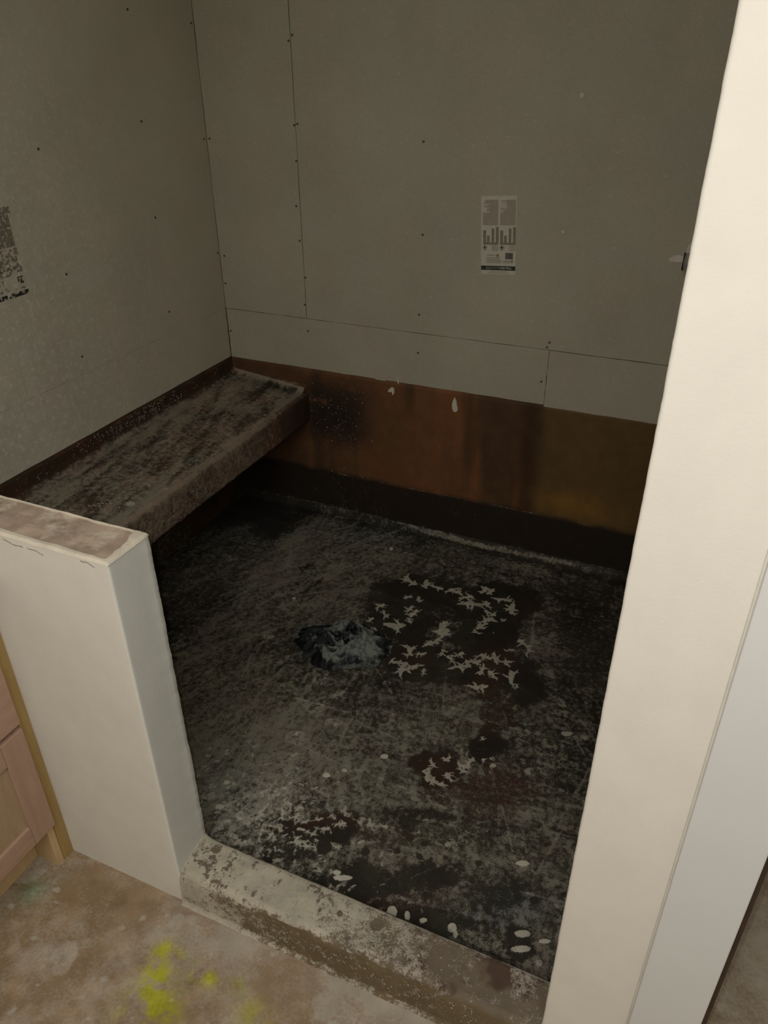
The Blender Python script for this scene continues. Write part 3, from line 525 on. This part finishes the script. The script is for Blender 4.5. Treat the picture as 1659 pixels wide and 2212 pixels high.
pig = mixc(np.ones(Y.shape+(3,))*lin(84, 66, 52), lin(112, 68, 40), ss(1.0, 1.5, Y)*ss(.4, .7, s2)*.7); pig = mixc(pig, lin(42, 36, 30), ss(1.42, 1.6, Y)*.7)
d = .52*ss(1.6, 1.2, Y)+.08+.5*(nf-.5)+.3*(s2-.5)+.35*ss(.505, .52, Zc); d = np.where(Zc < .406, 0, d)
Xq = Xc+(1-ss(.5, .52, Zc))*ss(.35, .34, Xc)*0+(Zc > .406)*((s2-.5)*.005)
Zq = Zc+(Zc > .505)*((fbm(Xc, Y, .12, 411, 3)-.5)*.006)*ss(.505, .52, Zc)
grid('front_fascia', np.stack([Xq, Y, Zq], 2), M_tar, bn, pig, d, np.ones(Y.shape+(3,))*lin(138, 122, 104), flip=True)
# ------------------------------------------------------------ specks of plaster
def specks(name, lst, mat, parent):
    b = MB(); R_ = random.Random(len(lst))
    for (p, nrm, s_) in lst:
        p = Vector(p); nrm = Vector(nrm); a = nrm.orthogonal().normalized(); c_ = nrm.cross(a); t0 = R_.uniform(0, 6.28); el = R_.uniform(.45, 1)
        k = 6; ring = []
        for i in range(k):
            t = 6.28*i/k; u, v = math.cos(t)*s_*R_.uniform(.7, 1.2), math.sin(t)*s_*el*R_.uniform(.7, 1.2)
            u, v = u*math.cos(t0)-v*math.sin(t0), u*math.sin(t0)+v*math.cos(t0); ring.append(p+a*u+c_*v-nrm*.0012)
        b.add(ring+[p+nrm*s_*.35], [(i, (i+1) % k, k) for i in range(k)])
    o = b.build(name, mat, parent); o['kind'] = 'stuff'; return o
R = random.Random(3); L1 = []
for q in range(150):
    x = R.gauss(.46, .07); z = R.gauss(.42, .10)
    if .35 < x < .75 and .15 < z < .60: L1.append(((x, D-.0045, z), (0, -1, 0), R.choice([.0012, .0016, .0020, .003])))
for q in range(25): L1.append(((R.uniform(.35, 1.6), D-.0045, R.uniform(.08, .59)), (0, -1, 0), R.uniform(.0008, .0018)))
specks('plaster_specks', L1, M_speck2, wb)
L2 = []
for q in range(240):
    y = R.gauss(1.1, .15); z = R.uniform(.560, .612)
    if .6 < y < 1.6: L2.append(((.0075, y, z), (1, 0, 0), R.choice([.0014, .002, .0028])))
for q in range(60): L2.append(((.0075, R.uniform(.5, 1.6), R.uniform(.565, .61)), (1, 0, 0), R.uniform(.001, .002)))
for q in range(300):
    y = T+.5+abs(R.gauss(.05, .28)); z = R.uniform(.410, .512)
    if y < 1.6: L2.append(((.3425, y, z), (1, 0, 0), R.choice([.0007, .0009, .0013, .002])))
for q in range(170):
    y = .60+abs(R.gauss(.0, .12)); x = R.uniform(.18, .335); L2.append(((x, y, .5545-(x-.03)*.112+.0012), (0, 0, 1), R.choice([.001, .0016, .003, .004])))
for q in range(60):
    x = R.uniform(.04, .32); L2.append(((x, R.uniform(.7, 1.58), .5545-(x-.03)*.112+.001), (0, 0, 1), R.choice([.001, .0015, .0022])))
specks('plaster_specks', L2, M_speck2, bn)
L3 = []
for q in range(260):
    x = R.uniform(1.0, 1.66); L3.append(((x, -.0045, R.uniform(.02, .085)), (0, -1, 0), R.choice([.0008, .0012, .0022])))
for q in range(120):
    x = R.uniform(1.2, 1.66); L3.append(((x, R.uniform(.01, .095), .1005), (0, 0, 1), R.choice([.001, .0015, .003])))
specks('plaster_specks', L3, M_speck2, cb)
# ------------------------------------------------------------ crumpled plastic over the drain
dn = thing('drain_cover_sheet', 'crumpled blue-grey plastic sheet covering the drain in the pan', 'plastic sheet', (.84, .90, .016))
nu, nv = 150, 110; u = np.linspace(-1, 1, nu); v = np.linspace(-1, 1, nv); Uu, Vv = np.meshgrid(u, v, indexing='ij')
sq = np.sqrt(np.clip(1-.5*Vv**2, 0, 1)); sq2 = np.sqrt(np.clip(1-.5*Uu**2, 0, 1)); a, b = Uu*sq, Vv*sq2
ang = np.arctan2(b, a); rad = np.hypot(a, b); edge = 1+.14*(vn(ang*.1, ang*0, .05, 5)-.5)*2+.10*(vn(ang*.1, ang*0, .016, 6)-.5)*2
XX = .835+(a*edge*.158*math.cos(.1)-b*edge*.112*math.sin(.1)); YY = .905+(a*edge*.158*math.sin(.1)+b*edge*.112*math.cos(.1))
def ridg(s_, seed, **k): return 1-np.abs(2*fbm(XX, YY, s_, seed, 2, **k)-1)
rd = ridg(.08, 501)**4*.018+ridg(.04, 511)**5*.014+ridg(.035, 521, sx=2.2, ang=.7)**6*.014+ridg(.05, 527, sx=2.2, ang=2.2)**7*.012+ridg(.018, 533, sx=2, ang=1.3)**5*.006
ZZ = .016+(rd+.003)*ss(1.0, .6, rad)*(.4+.6*ss(-.9, .2, a))-.004*ss(.9, 1.0, rad)
pig = mixc(np.ones(ZZ.shape+(3,))*lin(44, 50, 51), lin(18, 20, 20), ss(.40, .55, fbm(XX, YY, .03, 531, 3)))
d = .10+.50*ss(.010, .026, ZZ-.014)+1.0*(fbm(XX, YY, .03, 541, 4)-.45)+.40*ss(.3, .9, a-b*.4)
grid('plastic_sheet', np.stack([XX, YY, ZZ], 2), dusty('dusty_plastic', .45, k=.8, bm=.3), dn, pig, d, np.ones(ZZ.shape+(3,))*lin(118, 122, 114))
# ------------------------------------------------------------ valve stub on the right shower wall
M_chrome = plain('chrome', (.72, .70, .66), .33, .02, 10, metal=.65); M_blk = plain('black_rubber', lin(34, 30, 26), .5)
vs = thing('valve_stub', 'chrome pipe stub with black cap at the right shower wall', 'pipe', (1.75, 1.598, 1.124))
zz = 1.124
MB().cyl((1.5945, 1.598, zz), (1.7495, 1.598, zz), .0232, 32).build('pipe', M_chrome, vs, True)
MB().cyl((1.5925, 1.598, zz), (1.5955, 1.598, zz), .0245, 32).build('cap', M_blk, vs)
MB().cyl((1.738, 1.598, zz), (1.7495, 1.598, zz), .031, 32, r2=.036).build('flange', M_chrome, vs)
# ------------------------------------------------------------ vanity cabinet
def wood(n, c, c2, st):
    m, nt, b = newmat(n); v = coord(nt, st); f = noise(nt, 9, 6, .65, v); g = noise(nt, 60, 3, .6, v)
    k = mrange(nt, math_(nt, 'MULTIPLY_ADD', g, .35, f), .45, .95)
    nt.links.new(mixn(nt, k, c, c2), b.inputs['Base Color']); b.inputs['Roughness'].default_value = .6; b.inputs['Specular IOR Level'].default_value = .3
    bump(nt, b, g, .08, .0008); return m
W_gold = wood('golden_pine', lin(176, 148, 96), lin(156, 128, 76), (6, 6, .8)); W_pinkV = wood('pinkish_maple_upright', lin(176, 146, 126), lin(158, 128, 108), (5, 5, .7))
W_pinkH = wood('pinkish_maple_level', lin(178, 148, 128), lin(160, 130, 110), (5, .8, 5)); W_pale = wood('pale_birch', lin(176, 152, 122), lin(154, 130, 100), (4, 4, .7))
W_cream = wood('cream_birch', lin(208, 180, 138), lin(186, 158, 116), (6, 6, .8)); W_tan = wood('grey_tan_birch', lin(186, 158, 116), lin(160, 134, 98), (5, .7, 5))
vc = thing('vanity_cabinet', 'unfinished maple vanity cabinet against the low half wall', 'cabinet', (.28, -.5, 0))
YE = -1.15
MB().box(.558, .5645, -.0275, -.0008, .0, .80).build('filler_strip', W_gold, vc)
MB().box(.02, .5625, -.046, -.0285, .0, .80).build('side_panel', W_cream, vc)
MB().box(.02, .5625, YE, YE+.018, .0, .80).build('side_panel', W_cream, vc)
MB().box(.02, .545, YE+.019, -.047, .108, .125).build('bottom_panel', W_pale, vc)
MB().box(.486, .500, YE+.019, -.047, .0, .107).build('toe_kick', W_cream, vc)
MB().box(.545, .5620, YE+.019, -.047, .126, .80).build('face_frame', W_tan, vc)
MB().box(.001, .60, YE-.01, -.001, .801, .830, b=.003).build('counter_top', W_pale, vc)
y1 = -.0315
for k in range(3):
    a = y1-k*.37; b_ = a-.362
    st_ = .056
    door = MB().box(.5650, .5725, b_+st_-.003, a-st_+.003, .194, .389).build('door', W_pale, vc)
    MB().box(.5635, .580, a-st_, a, .140, .443, b=.0015).build('stile', W_pinkV, door)
    MB().box(.5635, .580, b_, b_+st_, .140, .443, b=.0015).build('stile', W_pinkV, door)
    MB().box(.5636, .5798, b_+st_+.0005, a-st_-.0005, .140, .197, b=.0015).build('rail', W_pinkH, door)
    MB().box(.5636, .5798, b_+st_+.0005, a-st_-.0005, .386, .443, b=.0015).build('rail', W_pinkH, door)
    MB().box(.5635, .580, b_, a, .457, .610, b=.0015).build('drawer_front', W_pinkH, vc)
    MB().box(.5635, .580, b_, a, .624, .780, b=.0015).build('drawer_front', W_pinkH, vc)
# ------------------------------------------------------------ printed labels on the boards
M_paper = plain('label_paper', lin(198, 192, 176), .85, .05, 50); M_ink = plain('grey_ink', lin(150, 140, 124), .85, .15, 90); M_ink2 = plain('mid_ink', lin(132, 124, 108), .85, .2, 120)
M_dark = plain('dark_ink', lin(52, 48, 40), .8); M_green = plain('dark_green_ink', lin(44, 54, 38), .8); M_pale = plain('pale_ink', lin(150, 152, 132), .8)
def text_mesh(s_, size, mat, name, parent, M4):
    cu = bpy.data.curves.new('t', 'FONT'); cu.body = s_; cu.size = size; cu.align_x = 'CENTER'; cu.align_y = 'CENTER'; cu.extrude = .00012
    ob = bpy.data.objects.new('t', cu); C.objects.link(ob); dg = bpy.context.evaluated_depsgraph_get(); dg.update()
    me = bpy.data.meshes.new_from_object(ob.evaluated_get(dg)); bpy.data.objects.remove(ob); me.transform(M4); me.materials.clear()
    return link(name, me, mat, parent)
LW, LH = .112, .232
lb = thing('product_label', 'pale printed product label high on the back cement board', 'label', (1.051, D-.0008, 1.029)); lb.rotation_euler = (0, -.060, 0)
X0, Z1 = .995, 1.261
def q4(b, u0, u1, v0, v1, t=.0006, mi=0):
    b.box(X0+u0*LW, X0+u1*LW, D-.0008-t, D-.0004, Z1-v1*LH, Z1-v0*LH, mi)
b = MB(); q4(b, 0, 1, 0, 1, .0002); b.build('label_sheet', M_paper, lb)
b = MB(); Rr = random.Random(5)
for u0, u1 in ((.05, .48), (.54, .97)):
    v = .05
    while v < .365:
        l = Rr.uniform(.5, 1) if v < .2 else 1; q4(b, u1-(u1-u0)*l, u1, v, v+.0060); v += .0088
for k in range(6): q4(b, .14+Rr.uniform(0, .04), .60-Rr.uniform(0, .06), .775+k*.0135, .782+k*.0135)
for k in range(3): q4(b, .64, .92, .815+k*.013, .822+k*.013)
for u0 in (.28, .78):
    for k in range(6): q4(b, u0+Rr.uniform(0, .05), u0+.2, .62+k*.013, .6265+k*.013)
q4(b, .25, .75, .960, .966); q4(b, .18, .8, .978, .984)
b.build('printed_text', M_ink, lb)['kind'] = 'stuff'
for u0 in (0, .485):
    b = MB()
    for a0, a1, v0 in ((.06, .145, .43), (.17, .245, .495), (.30, .375, .405), (.42, .50, .385)):
        q4(b, u0+a0, u0+a1, v0, .600)
    q4(b, u0+.06, u0+.5, .585, .612, .0007); b.build('printed_chart', M_ink2, lb)
for uc in (.11, .595):
    b = MB(); x, z = X0+uc*LW, Z1-.652*LH
    for (r0, mi, t) in ((.0083, 0, .0006), (.0066, 1, .0007)):
        b.prism([(x-r0, z), (x, z-r0*1.05), (x+r0, z), (x, z+r0*1.05)], 1, D-.0008-t, D-.0005, mi)
    b.box(x-.0012, x+.0012, D-.0017, D-.0008, z-.0052, z+.002, 0); b.prism([(x-.004, z), (x, z+.006), (x+.004, z), (x, z-.001)], 1, D-.0017, D-.0008, 0)
    b.build('hazard_diamond', [M_dark, M_paper], lb)
b = MB(); x = .70
while x < .905: w_ = Rr.choice([.008, .012, .018]); q4(b, x, x+w_, .715, .797); x += w_+Rr.choice([.004, .006])
q4(b, .87, .905, .812, .824); b.build('barcode', M_dark, lb)
b = MB(); q4(b, 0, .99, .888, .945, .0006); b.build('green_band', M_green, lb)
FLIP = lambda x, z: Matrix.Translation((x, D-.00165, z)) @ Matrix.Rotation(math.pi/2, 4, 'X') @ Matrix.Rotation(math.pi, 4, 'Z')
text_mesh('Hardie', .0125, M_paper, 'printed_text', lb, FLIP(X0+.72*LW, Z1-.917*LH)); text_mesh('Backer', .0125, M_ink2, 'printed_text', lb, FLIP(X0+.43*LW, Z1-.917*LH)); text_mesh('500', .011, M_pale, 'printed_text', lb, FLIP(X0+.22*LW, Z1-.917*LH))
text_mesh('JamesHardie', .0052, M_dark, 'printed_text', lb, FLIP(X0+.29*LW, Z1-.748*LH))
b = MB(); q4(b, .435, .515, .735, .768); b.build('printed_mark', M_ink2, lb)
# worn print on the left board
lw = thing('worn_print_label', 'worn dark board print on the left wall at the picture edge', 'label', (0.0005, .70, 1.072))
Y1 = .757; Zt = 1.300; M_wp = plain('worn_ink', lin(138, 128, 110), .9, .3, 120); M_wd = plain('worn_dark_ink', lin(40, 44, 34), .85, .2, 150)
def cells(b, y0, y1, z0, z1, p, s_, seed):
    Rq = random.Random(seed); y = y0
    while y < y1:
        z = z0
        while z < z1:
            if vn(np.array([y]), np.array([z]), .006, seed)[0]*.75+Rq.random()*.25 < p:
                b.add([(.0009, y, z), (.0009, y+s_*Rq.uniform(.8, 1.5), z+.0003), (.0009, y+s_, z+s_*Rq.uniform(.8, 1.4)), (.0009, y-.0002, z+s_)], [(0, 1, 2, 3)])
            z += s_
        y += s_
b = MB(); cells(b, .60, .757, 1.285, 1.30, .6, .0016, 1); cells(b, .60, .748, 1.205, 1.283, .62, .0016, 2); cells(b, .66, .750, 1.150, 1.200, .48, .0016, 3); cells(b, .62, .752, 1.135, 1.15, .5, .0016, 4)
cells(b, .62, .69, 1.098, 1.128, .33, .0016, 5); cells(b, .62, .748, 1.096, 1.102, .35, .0015, 8)
b.build('faded_print', M_wp, lw)
b = MB(); cells(b, .731, .748, 1.111, 1.129, .62, .0012, 6); b.build('barcode', M_wd, lw)
b = MB(); cells(b, .60, .757, 1.0805, 1.0915, .62, .0011, 7); b.add([(.0009, .74, 1.0895), (.0009, .758, 1.0915), (.0009, .758, 1.0925), (.0009, .74, 1.0912)], [(0, 1, 2, 3)]); b.build('dark_band', M_wd, lw)
